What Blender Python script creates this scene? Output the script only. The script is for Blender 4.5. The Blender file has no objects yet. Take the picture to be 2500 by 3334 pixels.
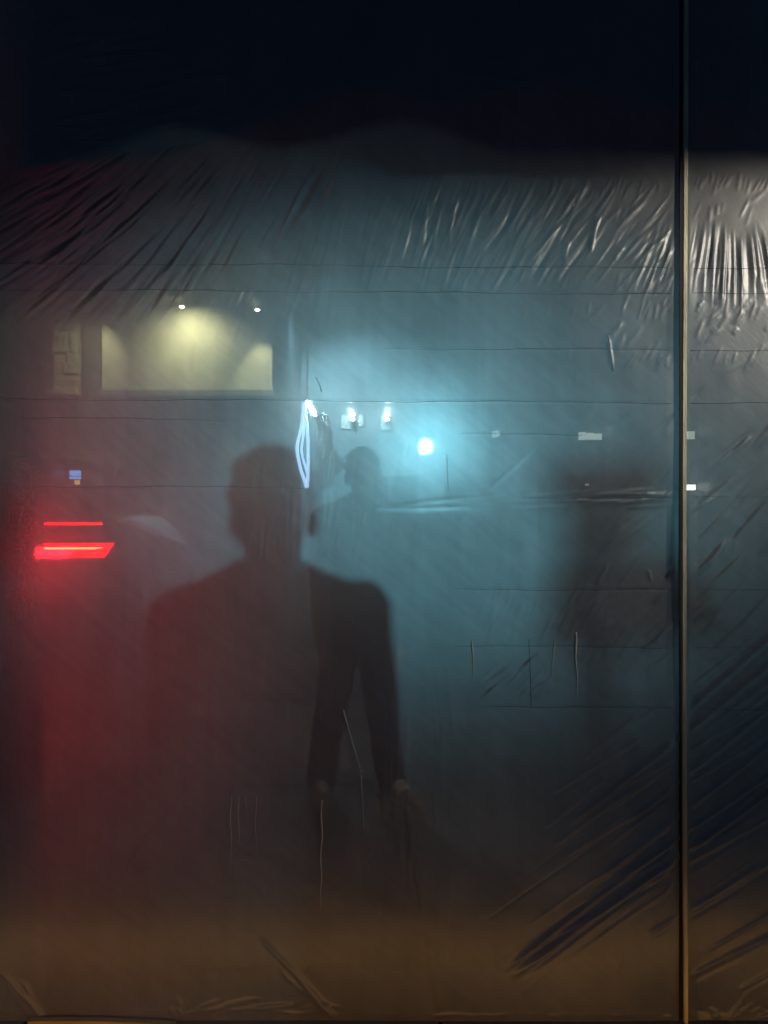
import bpy, bmesh, math, random
import numpy as np
from mathutils import Vector, Matrix
random.seed(7); rng = np.random.default_rng(11)
R = math.radians
sc = bpy.context.scene
COL = sc.collection

# ------------------------------------------------------------------ camera, sky, exposure
FPX, CX, CY = 2518.0, 1250.0, 1667.0        # focal length and centre in photo pixels
CAMZ, FILM_Y = 1.42, 2.16
cam = bpy.data.cameras.new('camera'); cam.sensor_fit = 'VERTICAL'
cam.sensor_height = 36.0; cam.lens = FPX / 3334.0 * 36.0
cam.clip_start = 0.01; cam.clip_end = 2000
co = bpy.data.objects.new('camera', cam); COL.objects.link(co)
co.location = (0, 0, CAMZ); co.rotation_euler = (R(90), 0, 0); sc.camera = co

w = bpy.data.worlds.new('World'); sc.world = w; w.use_nodes = True
wn = w.node_tree; bg = wn.nodes['Background']
sky = wn.nodes.new('ShaderNodeTexSky'); sky.sky_type = 'NISHITA'; sky.sun_disc = False
sky.sun_elevation = R(35); sky.sun_rotation = R(200); sky.ozone_density = 8; sky.dust_density = 0; sky.air_density = .7
wn.links.new(sky.outputs[0], bg.inputs[0]); bg.inputs[1].default_value = 0.0075

vs = sc.view_settings; vs.view_transform = 'Standard'; vs.look = 'None'; vs.exposure = 0.0; vs.gamma = 1.0
vs.use_curve_mapping = False
sc.render.engine = 'CYCLES'
sc.cycles.use_denoising = True; sc.cycles.use_adaptive_sampling = True; sc.cycles.adaptive_threshold = .025
sc.cycles.max_bounces = 6; sc.cycles.transparent_max_bounces = 16; sc.cycles.transmission_bounces = 4; sc.cycles.diffuse_bounces = 2; sc.cycles.glossy_bounces = 2
sc.cycles.sample_clamp_indirect = 4.0; sc.cycles.caustics_refractive = False; sc.cycles.caustics_reflective = False

# ------------------------------------------------------------------ helpers
def P(px, py, Y):
    return Vector(((px-CX)/FPX*Y, Y, CAMZ-(py-CY)/FPX*Y))
def F(px, py): return P(px, py, FILM_Y)

def obj(name, me, mat=None, parent=None, smooth=False, loc=None):
    o = bpy.data.objects.new(name, me); COL.objects.link(o)
    if mat and not me.materials: me.materials.append(mat)
    if smooth: me.polygons.foreach_set('use_smooth', [True]*len(me.polygons))
    if parent: o.parent = parent
    if loc is not None: o.location = loc
    return o
def thing(name, label, cat, loc=(0,0,0), rz=0, group=None):
    o = bpy.data.objects.new(name, None); COL.objects.link(o); o.empty_display_size = .1
    o.location = loc; o.rotation_euler = (0,0,rz); return tag(o, label, cat, group)
def tag(o, label, cat, group=None):
    o['label'] = label; o['category'] = cat
    if group: o['group'] = group
    return o
def U_(a,b): return random.uniform(a,b)
def structure(o): o['kind'] = 'structure'; return o

class MB:
    def __init__(s): s.v = []; s.f = []
    def add(s, vs_, fs):
        b = len(s.v); s.v += [tuple(v) for v in vs_]; s.f += [tuple(b+i for i in f) for f in fs]; return s
    def box(s, x0, x1, y0, y1, z0, z1, bev=0):
        if bev <= 0:
            v = [(x,y,z) for z in (z0,z1) for y in (y0,y1) for x in (x0,x1)]
            return s.add(v, [(0,2,3,1),(4,5,7,6),(0,1,5,4),(2,6,7,3),(0,4,6,2),(1,3,7,5)])
        bm = bmesh.new()
        bmesh.ops.create_cube(bm, size=1, matrix=Matrix.Translation(((x0+x1)/2,(y0+y1)/2,(z0+z1)/2)) @ Matrix.Diagonal((x1-x0,y1-y0,z1-z0,1)))
        bmesh.ops.bevel(bm, geom=bm.edges[:], offset=bev, segments=2, affect='EDGES', profile=.5)
        bm.verts.index_update()
        s.add([v.co.copy() for v in bm.verts], [[v.index for v in f.verts] for f in bm.faces]); bm.free(); return s
    def tube(s, pts, rad, n=10, cap=True):
        pts = [Vector(p) for p in pts]
        if not hasattr(rad, '__len__'): rad = [rad]*len(pts)
        V = []; up = None
        for i, p in enumerate(pts):
            t = (pts[min(i+1,len(pts)-1)] - pts[max(i-1,0)]).normalized()
            a = Vector((0,0,1)) if abs(t.z) < .9 else Vector((1,0,0))
            if up is None: up = a
            u = t.cross(up)
            if u.length < 1e-4: u = t.cross(a)
            u.normalize(); w_ = u.cross(t).normalized(); up = w_
            for k in range(n):
                q = 2*math.pi*k/n; V.append(p + (u*math.cos(q)+w_*math.sin(q))*rad[i])
        Fc = [(i*n+k, i*n+(k+1)%n, (i+1)*n+(k+1)%n, (i+1)*n+k) for i in range(len(pts)-1) for k in range(n)]
        if cap: Fc += [tuple(range(n))[::-1], tuple((len(pts)-1)*n+k for k in range(n))]
        return s.add(V, Fc)
    def lathe(s, prof, c=(0,0,0), axis='z', n=24):
        V = []; c = Vector(c)
        for r, h in prof:
            for k in range(n):
                q = 2*math.pi*k/n; a, b = r*math.cos(q), r*math.sin(q)
                V.append(c + Vector({'z':(a,b,h),'x':(h,a,b),'y':(a,h,b)}[axis]))
        Fc = [(i*n+k, i*n+(k+1)%n, (i+1)*n+(k+1)%n, (i+1)*n+k) for i in range(len(prof)-1) for k in range(n)]
        Fc += [tuple(range(n))[::-1], tuple((len(prof)-1)*n+k for k in range(n))]
        return s.add(V, Fc)
    def ball(s, c, r, n=16, m=10):
        if not hasattr(r, '__len__'): r = (r,r,r)
        c = Vector(c); V = [c+Vector((0,0,-r[2]))]
        for i in range(1, m):
            t = -math.pi/2+math.pi*i/m
            for k in range(n):
                q = 2*math.pi*k/n; V.append(c+Vector((r[0]*math.cos(t)*math.cos(q), r[1]*math.cos(t)*math.sin(q), r[2]*math.sin(t))))
        V.append(c+Vector((0,0,r[2]))); L = len(V)-1
        Fc = [(0, 1+(k+1)%n, 1+k) for k in range(n)]
        Fc += [(1+i*n+k, 1+i*n+(k+1)%n, 1+(i+1)*n+(k+1)%n, 1+(i+1)*n+k) for i in range(m-2) for k in range(n)]
        Fc += [(L, 1+(m-2)*n+k, 1+(m-2)*n+(k+1)%n) for k in range(n)]
        return s.add(V, Fc)
    def cap(s, a, b, ra, rb, n=12):                     # tapered capsule
        a, b = Vector(a), Vector(b); s.ball(a, ra, n, 8); s.ball(b, rb, n, 8); return s.tube([a,b],[ra,rb],n)
    def mesh(s, name='mesh'):
        me = bpy.data.meshes.new(name); me.from_pydata([tuple(v) for v in s.v], [], s.f); me.update(); return me
    def build(s, name, mat, parent=None, smooth=False, loc=None): return obj(name, s.mesh(name), mat, parent, smooth, loc)

# ------------------------------------------------------------------ materials
def mat(name, col, rough=.6, var=.15, scale=8, metal=0, bump=.0, bscale=40, spec=.5, coord='Object', stretch=(1,1,1)):
    m = bpy.data.materials.new(name); m.use_nodes = True; nt = m.node_tree; b = nt.nodes['Principled BSDF']
    tc = nt.nodes.new('ShaderNodeTexCoord'); mp = nt.nodes.new('ShaderNodeMapping'); mp.inputs['Scale'].default_value = stretch
    nt.links.new(tc.outputs[coord], mp.inputs[0])
    n = nt.nodes.new('ShaderNodeTexNoise'); n.inputs['Scale'].default_value = scale; n.inputs['Detail'].default_value = 6
    nt.links.new(mp.outputs[0], n.inputs['Vector'])
    r = nt.nodes.new('ShaderNodeValToRGB')
    r.color_ramp.elements[0].position = .3; r.color_ramp.elements[1].position = .7
    r.color_ramp.elements[0].color = tuple(c*(1-var) for c in col)+(1,)
    r.color_ramp.elements[1].color = tuple(min(1,c*(1+var)) for c in col)+(1,)
    nt.links.new(n.outputs[0], r.inputs[0]); nt.links.new(r.outputs[0], b.inputs['Base Color'])
    b.inputs['Roughness'].default_value = rough; b.inputs['Metallic'].default_value = metal
    b.inputs['Specular IOR Level'].default_value = spec
    if bump:
        n2 = nt.nodes.new('ShaderNodeTexNoise'); n2.inputs['Scale'].default_value = bscale; n2.inputs['Detail'].default_value = 5
        nt.links.new(mp.outputs[0], n2.inputs['Vector'])
        bp = nt.nodes.new('ShaderNodeBump'); bp.inputs['Strength'].default_value = bump; bp.inputs['Distance'].default_value = .01
        nt.links.new(n2.outputs[0], bp.inputs['Height']); nt.links.new(bp.outputs[0], b.inputs['Normal'])
    return m
def emis(name, col, strength):
    m = bpy.data.materials.new(name); m.use_nodes = True; nt = m.node_tree; b = nt.nodes['Principled BSDF']
    b.inputs['Base Color'].default_value = tuple(min(.8,c) for c in col)+(1,); b.inputs['Roughness'].default_value = .3
    b.inputs['Emission Color'].default_value = tuple(col)+(1,); b.inputs['Emission Strength'].default_value = strength
    return m

M = dict(
 asphalt=mat('asphalt',(.045,.045,.05),.55,.35,14,bump=.5,bscale=160),
 slab=mat('paving_concrete',(.20,.18,.16),.6,.3,3,bump=.35,bscale=60),
 kerb=mat('kerb_concrete',(.27,.26,.25),.7,.2,6,bump=.3),
 render=mat('dark_render',(.10,.10,.105),.8,.2,2,bump=.3),
 far=mat('far_render',(.24,.25,.25),.8,.2,1.2,bump=.2),
 pale=mat('pale_render',(.55,.53,.47),.75,.14,1.3,bump=.6,bscale=5),
 stone=mat('pale_stone',(.42,.40,.36),.85,.3,5,bump=.9,bscale=20),
 frame=mat('window_frame',(.30,.30,.30),.5,.1),
 glass=mat('dark_glass',(.03,.036,.04),.08,.1,spec=.6),
 timber=mat('pale_timber',(.82,.75,.52),.55,.3,10,bump=.4,bscale=60,stretch=(8,8,.6)),
 lath=mat('lath_timber',(.55,.44,.24),.6,.25,10,bump=.4,bscale=60,stretch=(.6,8,8)),
 ply=mat('weathered_ply',(.04,.04,.046),.9,.25,2),
 metal=mat('dark_metal',(.06,.06,.065),.4,.2,metal=.7),
 steel=mat('grey_steel',(.32,.33,.34),.4,.15,metal=.8),
 vanpaint=mat('dark_van_paint',(.10,.09,.10),.3,.1,3,spec=.7),
 carpaint=mat('silver_car_paint',(.34,.36,.35),.35,.08,3,metal=.3,spec=.6),
 rubber=mat('tyre_rubber',(.02,.02,.02),.85,.2),
 plastic=mat('black_plastic',(.025,.025,.027),.5,.2),
 skin=mat('skin',(.42,.27,.20),.55,.1,12),
 hair=mat('dark_hair',(.02,.016,.013),.5,.3,60),
 jacket=mat('navy_jacket',(.012,.014,.02),.8,.3,20,bump=.4,bscale=30),
 jeans=mat('dark_trousers',(.014,.02,.034),.85,.3,30,bump=.4,bscale=40),
 coat=mat('grey_coat',(.05,.05,.055),.85,.25,20,bump=.4,bscale=30),
 shoe=mat('beige_shoe',(.72,.60,.44),.7,.3,25,bump=.2),
 sole=mat('pale_sole',(.5,.46,.40),.7,.1),
 cloth=mat('shading_cloth',(.006,.008,.012),.85,.2,8),
 plate=mat('plate_white',(.5,.5,.45),.5,.05),
 bag=mat('pale_bag_plastic',(.55,.54,.52),.45,.15,20,bump=.8,bscale=18),
 bark=mat('dark_bark',(.04,.03,.025),.9,.3,30), leaf=mat('dark_leaf',(.03,.05,.03),.6,.3,20),
 cable=mat('black_cable',(.015,.015,.016),.6,.1),
)
E = dict(
 redlow=emis('red_lamp_low',(1,.003,.008),1.2),
 red=emis('red_lamp',(1,.003,.008),3.6), redhot=emis('red_lamp_filament',(1,.10,.03),14),
 blue=emis('street_lamp_led',(.55,.85,1),22),
 neon=emis('neon_tube_blue',(.42,.68,1),2.0), led=emis('led_white_blue',(.60,.90,.95),520),
 twin=emis('wall_lamp_white',(.92,1,.95),90), sign=emis('lit_sign_cream',(.85,.92,.82),.62), signdim=emis('lit_sign_dim',(.85,.92,.82),.36),
 white=emis('lit_sign_white',(1,.97,.78),3.2),
 warm=emis('spot_bulb_warm',(1,.86,.5),26), shopblue=emis('shop_sign_blue',(.18,.45,1),1.2), shoporange=emis('shop_sign_orange',(1,.6,.25),.8),
 fillteal=emis('fill_diffuser_teal',(.6,.88,1),6), lampw=emis('lamp_bulb_warm',(1,.8,.5),3), amber=emis('amber_bulb',(1,.6,.2),.3),
)

# ------------------------------------------------------------------ film material
def film_material():
    m = bpy.data.materials.new('hazy_polythene_film'); m.use_nodes = True; nt = m.node_tree; N = nt.nodes; L = nt.links
    N.clear(); out = N.new('ShaderNodeOutputMaterial')
    tc = N.new('ShaderNodeTexCoord')
    def noise(scale, stretch=(1,1,1), detail=5, rot=(0,0,0)):
        m0 = N.new('ShaderNodeMapping'); m0.inputs['Rotation'].default_value = rot; L.new(tc.outputs['Object'], m0.inputs[0])
        mp = N.new('ShaderNodeMapping'); mp.inputs['Scale'].default_value = stretch; L.new(m0.outputs[0], mp.inputs[0]); n = N.new('ShaderNodeTexNoise')
        n.inputs['Scale'].default_value = scale; n.inputs['Detail'].default_value = detail
        L.new(mp.outputs[0], n.inputs['Vector']); return n.outputs[0]
    def rng_(x, a, b, c, d):
        r = N.new('ShaderNodeMapRange'); r.inputs[1].default_value = a; r.inputs[2].default_value = b
        r.inputs[3].default_value = c; r.inputs[4].default_value = d; L.new(x, r.inputs[0]); return r.outputs[0]
    def mul(a, b):
        x = N.new('ShaderNodeMath'); x.operation = 'MULTIPLY'
        for i, q in enumerate((a, b)):
            if isinstance(q, (int, float)): x.inputs[i].default_value = q
            else: L.new(q, x.inputs[i])
        return x.outputs[0]
    # grime: soft patches, vertical run marks, fine diagonal scuffs
    g1 = rng_(noise(2.4, detail=6), .3, .7, .78, 1.2)
    g2 = rng_(noise(9, (3,3,.35), 4), .3, .7, .95, 1.06)
    g3 = rng_(noise(7, (1,1,6), 5, (0,R(-40),0)), .3, .7, .93, 1.07)
    g = mul(mul(g1, g2), g3)
    # bump: fine crackle
    bp = N.new('ShaderNodeBump'); bp.inputs['Strength'].default_value = .10; bp.inputs['Distance'].default_value = .004
    h1 = noise(34, (1,1,3.2), 4, (0,R(-48),0)); h2 = noise(90, (1,1,1), 3)
    ad = N.new('ShaderNodeMath'); ad.operation = 'MULTIPLY_ADD'; L.new(h2, ad.inputs[0]); ad.inputs[1].default_value = .04; L.new(h1, ad.inputs[2])
    L.new(ad.outputs[0], bp.inputs['Height'])
    def colscale(c, wgt, f=None):
        mx = N.new('ShaderNodeVectorMath'); mx.operation = 'SCALE'; mx.inputs[0].default_value = tuple(q*wgt for q in c)
        if f is None: mx.inputs['Scale'].default_value = 1
        else: L.new(f, mx.inputs['Scale'])
        return mx.outputs[0]
    def bsdf(kind, c, wgt, f=None, **kw):
        b = N.new(kind); L.new(colscale(c, wgt, f), b.inputs['Color'])
        for k, v in kw.items():
            b.inputs[k].default_value = v
        if 'Normal' in b.inputs: L.new(bp.outputs[0], b.inputs['Normal'])
        return b
    W = FILMW
    sh = [bsdf('ShaderNodeBsdfTransparent', (.93,1,1), W['clear']),
          bsdf('ShaderNodeBsdfRefraction', (1,1,1), W['narrow'], g, Roughness=W['nr'], IOR=W['ni']),
          bsdf('ShaderNodeBsdfRefraction', (.93,1,1), W['soft'], None, Roughness=.30, IOR=1.05),
          bsdf('ShaderNodeBsdfRefraction', (1,1,1), W['glare'], None, Roughness=.5, IOR=1.08),
          bsdf('ShaderNodeBsdfRefraction', (1,1,1), W['wide'], g, Roughness=W['wr'], IOR=W['wi']),
          bsdf('ShaderNodeBsdfTranslucent', (1,1,1), W['transl'], g),
          bsdf('ShaderNodeBsdfDiffuse', (1,1,1), W['diff'], g),
          bsdf('ShaderNodeBsdfGlossy', (1,1,1), W['gloss'], None, Roughness=W['gr'])]
    cur = sh[0].outputs[0]
    for s in sh[1:]:
        a = N.new('ShaderNodeAddShader'); L.new(cur, a.inputs[0]); L.new(s.outputs[0], a.inputs[1]); cur = a.outputs[0]
    L.new(cur, out.inputs[0]); return m
FILMW = dict(clear=.36, soft=.035, glare=.0004, narrow=.046, nr=.73, ni=1.15, wide=.27, wr=1., wi=1.5, transl=.09, diff=.11, gloss=.075, gr=.40)
M['film'] = film_material()
mf = mat('film_fold',(.05,.055,.06),.5,.3); M['fold'] = mf
M['drip'] = mat('dried_drip',(.85,.82,.72),.4,.1,40)
_nt = M['bag'].node_tree; _tr = _nt.nodes.new('ShaderNodeBsdfTranslucent'); _tr.inputs[0].default_value = (.85,.84,.80,1); _ad = _nt.nodes.new('ShaderNodeMixShader'); _ad.inputs[0].default_value = .6
_nt.links.new(_nt.nodes['Principled BSDF'].outputs[0], _ad.inputs[1]); _nt.links.new(_tr.outputs[0], _ad.inputs[2]); _nt.links.new(_ad.outputs[0], _nt.nodes['Material Output'].inputs[0])
M['dust'] = mat('dust_fleck',(.8,.78,.72),.5,.1)

# ------------------------------------------------------------------ ground
g = MB().add([(-400,-60,-.10),(400,-60,-.10),(400,600,-.10),(-400,600,-.10)],[(0,1,2,3)]).build('ground', M['asphalt']); structure(g)
pav = MB().box(-9, 9, -8.2, 5.60, -.099, -.03).build('pavement', M['kerb']); structure(pav)
ANG = R(2.2); pav.rotation_euler = (0,0,ANG)
xs = [-.917+1.155*i for i in range(-6,7)]
ys = [2.42-1.62*i for i in range(6,0,-1)] + [2.42, 4.04, 5.59]
slabmesh = {}
for i in range(len(xs)-1):
    for j in range(len(ys)-1):
        key = round(ys[j+1]-ys[j],3); wx = xs[i+1]-xs[i]
        if key not in slabmesh:
            slabmesh[key] = MB().box(.005, wx-.005, .005, key-.005, -.028, 0, bev=.006).mesh('slab'); slabmesh[key].materials.append(M['slab'])
        obj('slab', slabmesh[key], None, pav, loc=(xs[i], ys[j], random.uniform(-.002,.001)))
kerb_m = MB().box(.004, .91, 0, .15, -.098, .004, bev=.012).mesh('kerb_stone'); kerb_m.materials.append(M['kerb'])
for i in range(19): obj('kerb_stone', kerb_m, None, pav, loc=(-8.7+.914*i, 5.602, 0))

# ------------------------------------------------------------------ left shop building with lit fascia (18 m away)
YB = 18.0
shop = thing('shop_building', 'dark two storey shop building with a spotlit pale fascia wall', 'building', (-6.6, YB, -.1))
def L_(px, py, Y=YB): p = P(px, py, Y); return p.x+6.6, p.z+.1
def sbox(name, m, x0, x1, z0, z1, y0, y1, bev=0, par=None):
    return MB().box(x0, x1, y0, y1, z0, z1, bev).build(name, m, par or shop)
xr,_ = L_(890,0); xl = -9.0; _,ztop = L_(0,640); _,f0 = L_(0,1278); _,f1 = L_(0,998)
sbox('wall', M['render'], xl, xr, 0, ztop, .30, 9)
x0,_ = L_(330,0)
sbox('fascia_panel', M['pale'], x0, xr-.02, f0+.06, f1, 0, .297, .02)
sbox('fascia_ledge', M['frame'], x0-.05, xr+.05, f0-.10, f0+.058, -.12, .298, .015)
px0,_ = L_(168,0); px1,_ = L_(250,0)
n = 0
zz = f0+.06
while zz < L_(0,945)[1]:
    h = random.uniform(.16,.26); xx = px0 + random.uniform(-.03,.04)+ (0 if zz < f0+1.0 else .04)
    while xx < px1-.06:
        ww = min(random.uniform(.2,.34), px1-xx)
        MB().box(xx, xx+ww-.012, .02+random.uniform(-.05,.04), .297, zz, zz+h-.012, .012).build('stone_block', M['stone'], shop)
        xx += ww
    zz += h
sbox('pier_ledge', M['pale'], px0-.08, px1+.02, f0-.06, f0+.055, -.14, .298, .01)
for (a,b,c,d) in ((300,500,1500,1860),(600,740,1500,1900)):
    u0,z1_ = L_(a,c); u1,z0_ = L_(b,d); z0_ = max(z0_, .15)
    wd = sbox('window', M['frame'], u0, u1, z0_, z1_, .22, .298, .01)
    k = 3
    for i in range(k):
        q0 = u0+.05+(u1-u0-.05)/k*i; q1 = u0+(u1-u0-.05)/k*(i+1)
        MB().box(q0, q1, .19, .219, z0_+.06, z1_-.06).build('pane', M['glass'], wd)
for pxx in (310, 545):
    u,z1_ = L_(pxx,1545); sbox('pilaster', M['pale'], u-.10, u+.10, 0 if pxx > 400 else L_(0,1585)[1], z1_, -.02, .297, .01)
u0,z1_ = L_(130,1487); u1,z0_ = L_(262,1497); sbox('canopy', M['pale'], u0-2.5, u1, z0_, z1_, -.5, .297, .01)
u,zc = L_(245,1545)
# lit shop sign, blue with orange tile
ss = thing('shop_sign', 'small lit blue and white shop sign with an orange tile, beneath the stone pier', 'sign', (P(245,1580,17.7)))
for k,(a,b,c,d,mm) in enumerate(((-18,18,1532,1549,'shopblue'),(-18,18,1552,1560,'shopblue'),(-2,14,1563,1578,'shoporange'))):
    s_ = 17.7/FPX
    MB().box(a*s_, b*s_, -.03, .03, (1580-d)*s_, (1580-c)*s_, .01).build('sign_tile', E[mm], ss)
MB().box(-19*s_, 19*s_, .031, .28, 0, 50*s_).build('sign_case', M['metal'], ss)
# three spotlights on goosenecks over the fascia
for i,(px,py,pw,lab) in enumerate(((340,1012,90,'dim spotlight on the fascia beside the stone pier'),(592,998,190,'bright spotlight on a bent arm above the middle of the fascia'),(838,1008,170,'spotlight above the fascia end away from the stone pier'))):
    p = P(px, py, YB-.85); t = thing('wall_spotlight', lab, 'lamp', p, 0, 'fascia spotlights')
    MB().tube([(0,1.15,.34),(0,.5,.40),(0,.05,.24),(0,0,.09)], .018, 8).build('arm', M['metal'], t, True)
    MB().lathe([(.03,.10),(.06,.07),(.075,.0),(.07,.0),(.02,.06)], n=16).build('shade', M['metal'], t, True)
    MB().ball((0,0,-.004), (.055,.055,.03)).build('bulb', E['warm'], t, True)
    ld = bpy.data.lights.new('spot_light', 'SPOT'); ld.energy = pw; ld.color = (.98,.93,.48); ld.spot_size = R((95,140,56)[i]); ld.spot_blend = .9; ld.shadow_soft_size = .05
    lo = bpy.data.objects.new('spot_light', ld); COL.objects.link(lo); lo.parent = t; lo.location = (0,0,-.05)
    lo.rotation_euler = (R(46 if i==1 else 34), R(38 if i==0 else 0), 0)

# ------------------------------------------------------------------ far low building on the right (24 m)
YF = 24.0
far = thing('flat_roofed_building', 'long pale flat-roofed building across the car park with small lit signs', 'building', (6.5, YF, -.1))
MB().box(-10.4, 16, 0, 8, 0, 8.9).build('wall', M['far'], far)
MB().box(-10.5, 16.1, -.18, 8.1, 8.9, 9.1, .02).build('parapet', M['render'], far)
for k in range(7):
    x = -7.2+k*2.7
    fr = MB().box(x, x+1.7, -.05, .02, .6, 2.7, .01).build('window', M['frame'], far)
    MB().box(x+.06, x+.82, -.07, -.052, .66, 2.64).build('pane', M['glass'], fr); MB().box(x+.88, x+1.64, -.07, -.052, .66, 2.64).build('pane', M['glass'], fr)
def signbox(px0, px1, py0, py1, m, lab, Y=YF-.15, tilt=0, split=1):
    a, b = P(px0,py1,Y), P(px1,py0,Y); t = thing('lit_sign', lab, 'sign', ((a.x+b.x)/2, Y, a.z)); wd = b.x-a.x
    MB().box(-wd/2-.03, wd/2+.03, .02, .09, -.02, b.z-a.z+.02).build('back_box', M['metal'], t)
    for i in range(split):
        MB().box(-wd/2+wd/split*i+.01, -wd/2+wd/split*(i+1)-.01, -.03, .018, 0, (b.z-a.z)*(1-.1*i*(split>2)), .006).build('face', E[m], t)
    t.rotation_euler[1] = tilt
    return t
signbox(1602,1628,1402,1424,'signdim','tilted faint cream sign between the street lamp and the three-part sign',tilt=R(-8),split=2)
signbox(1882,1960,1407,1432,'sign','three-part cream lit sign on the long building',split=3)
signbox(2212,2262,1404,1430,'sign','cream lit sign above the bright white sign, half behind the timber batten',split=2)
signbox(2206,2265,1578,1596,'white','bright white lit sign low down, half behind the timber batten')
signbox(1904,1918,1575,1581,'signdim','tiny lit sign below the three-part sign')
for px, lab in ((1148,'twin white lamp on the long building beside two pale panels'),(1259,'twin white lamp on the long building above one pale panel')):
    p = P(px,1357,YF-.3); t = thing('twin_lamp', lab, 'lamp', p)
    MB().box(-.04,.04,.05,.28,-.16,.16,.01).build('bracket', M['metal'], t)
    for z in (.075,-.075): MB().ball((0,0,z),(.062,.05,.042)).build('bulb', E['twin'], t, True)
    for (a,b,c,d) in (((1110,1142,1352,1396),(1166,1184,1352,1388)) if px < 1200 else ((1240,1272,1352,1400),)):
        u, v = P(a,d,YF-.06), P(b,c,YF-.06)
        MB().box(u.x-p.x, v.x-p.x, .25, .285, u.z-p.z, v.z-p.z, .006).build('panel', M['pale'], t)

# ------------------------------------------------------------------ cold blue floodlamp on a post, between the cars
YL = 8.42; LB = P(1381,1461,YL)
t = thing('lamp_post', 'cold blue-white lamp on a low post with two glowing modules', 'lamp', (LB.x+.25, YL+.05, -.1))
o0 = Vector(t.location); h0 = LB.z+.1
MB().tube([(0,.05,0),(0,.05,.5),(0,.05,h0),(-.06,.05,h0+.16),(-.2,.03,h0+.18)],[.035,.03,.026,.022,.018],10).build('post', M['metal'], t, True)
a = P(1389,1453,YL); b = P(1374,1470,YL)
MB().ball(a-o0, (.034,.03,.019)).build('lamp_module', E['blue'], t, True)
MB().ball(b-o0, (.030,.03,.034)).build('lamp_module', E['blue'], t, True)
MB().box(a.x-o0.x-.10, a.x-o0.x+.08, -.06, .10, h0+.125, h0+.15, .008).build('lamp_hood', M['metal'], t)
MB().tube([(a.x-o0.x,.03,h0+.13),(a.x-o0.x,.04,a.z-o0.z),(b.x-o0.x,.04,b.z-o0.z)], .010, 8).build('stem', M['metal'], t)
ld = bpy.data.lights.new('lamp_beam','SPOT'); ld.energy = 118; ld.color = (.24,.78,.97); ld.spot_size = R(40); ld.spot_blend = 1; ld.shadow_soft_size = .046
lo = bpy.data.objects.new('lamp_beam', ld); COL.objects.link(lo); lo.parent = t; lo.location = LB-o0+Vector((0,-.06,0))
lo.rotation_euler = (F(1460,1540)-LB).to_track_quat('-Z','Y').to_euler(); lo.scale = (1,.42,1)

# added fill lamp, hidden from view, brightening the long building behind the film
cp = thing('added_fill_lamp', 'added fill lamp, out of view, brightening the long building', 'lamp', (-2.05,19.6,7.4))
MB().tube([(-.50,.8,.42),(-.2,.8,.50),(.2,.8,.50)],.03,8).build('bracket', M['metal'], cp, True)
MB().box(.06,.34,.5,1.1,.41,.49,.02).build('lamp_head', M['metal'], cp)
MB().box(.09,.31,.55,1.05,.396,.408,.003).build('diffuser', E['fillteal'], cp)
ld = bpy.data.lights.new('fill_light','SPOT'); ld.energy = 3000; ld.color = (.36,.80,1); ld.spot_size = R(95); ld.spot_blend = 1; ld.shadow_soft_size = .12
lo = bpy.data.objects.new('fill_light', ld); COL.objects.link(lo); lo.parent = cp; lo.location = (.2,.8,.3)
lo.rotation_euler = Vector((1.6,3.6,-5.4)).to_track_quat('-Z','Y').to_euler()

# ------------------------------------------------------------------ neon loop lamp and hanging bag
YN = 5.2
nl = thing('neon_loop_lamp', 'tall narrow pale blue neon loop hanging from a block', 'lamp', P(998,1600,YN))
o0 = Vector(nl.location)
def npath(pts): return [P(x,y,YN)-o0 for x,y in pts]
def smoothpath(pts, n=40):
    pts = np.array(pts, float); t_ = np.linspace(0,1,len(pts)); tt = np.linspace(0,1,n)
    out = np.stack([np.interp(tt, t_, pts[:,i]) for i in range(2)],1)
    for _ in range(6): out[1:-1] = (out[:-2]+out[1:-1]*2+out[2:])/4
    return out.tolist()
MB().tube(npath(smoothpath([(990,1312),(986,1360),(980,1400),(968,1440),(966,1465),(972,1500),(982,1540),(992,1565),(998,1588)])), .0115, 10).build('tube', E['neon'], nl, True)
MB().tube(npath(smoothpath([(994,1312),(994,1350),(1000,1390),(1003,1430),(1003,1500),(1003,1550),(1000,1588)])), .0105, 10).build('tube', E['neon'], nl, True)
MB().tube(npath(smoothpath([(992,1350),(990,1400),(984,1440),(980,1462),(985,1490),(993,1515),(1000,1545)])), .008, 10).build('tube', E['neon'], nl, True)
q = npath([(986,1312),(1007,1280)]); MB().box(q[0].x,q[1].x,-.02,.02,q[0].z,q[1].z,.004).build('block', M['bag'], nl)
q = npath([(999,1280)])[0]; MB().tube([q, (q.x,0,2.0)], .004, 6).build('cord', M['cable'], nl)
lb = thing('led_bar', 'short slanting bar with four bright white-blue led dots beside the neon loop', 'lamp', P(1018,1336,YN))
o0 = Vector(lb.location)
for x,y in ((1011,1320),(1012,1330),(1023,1342),(1025,1352)):
    MB().ball(P(x,y,YN)-o0, (.011,.008,.006), 12, 8).build('led', E['led'], lb, True)
MB().tube([P(1004,1312,YN)-o0+Vector((0,.03,0)), P(1032,1362,YN)-o0+Vector((0,.03,0))], .014, 8).build('bar', M['metal'], lb, True)
MB().tube([P(1004,1312,YN)-o0+Vector((0,.03,0)), P(1000,1240,YN)-o0+Vector((0,.03,0)), P(1000,600,YN)-o0+Vector((0,.03,0))], .004, 6).build('cord', M['cable'], lb, True)
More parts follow.
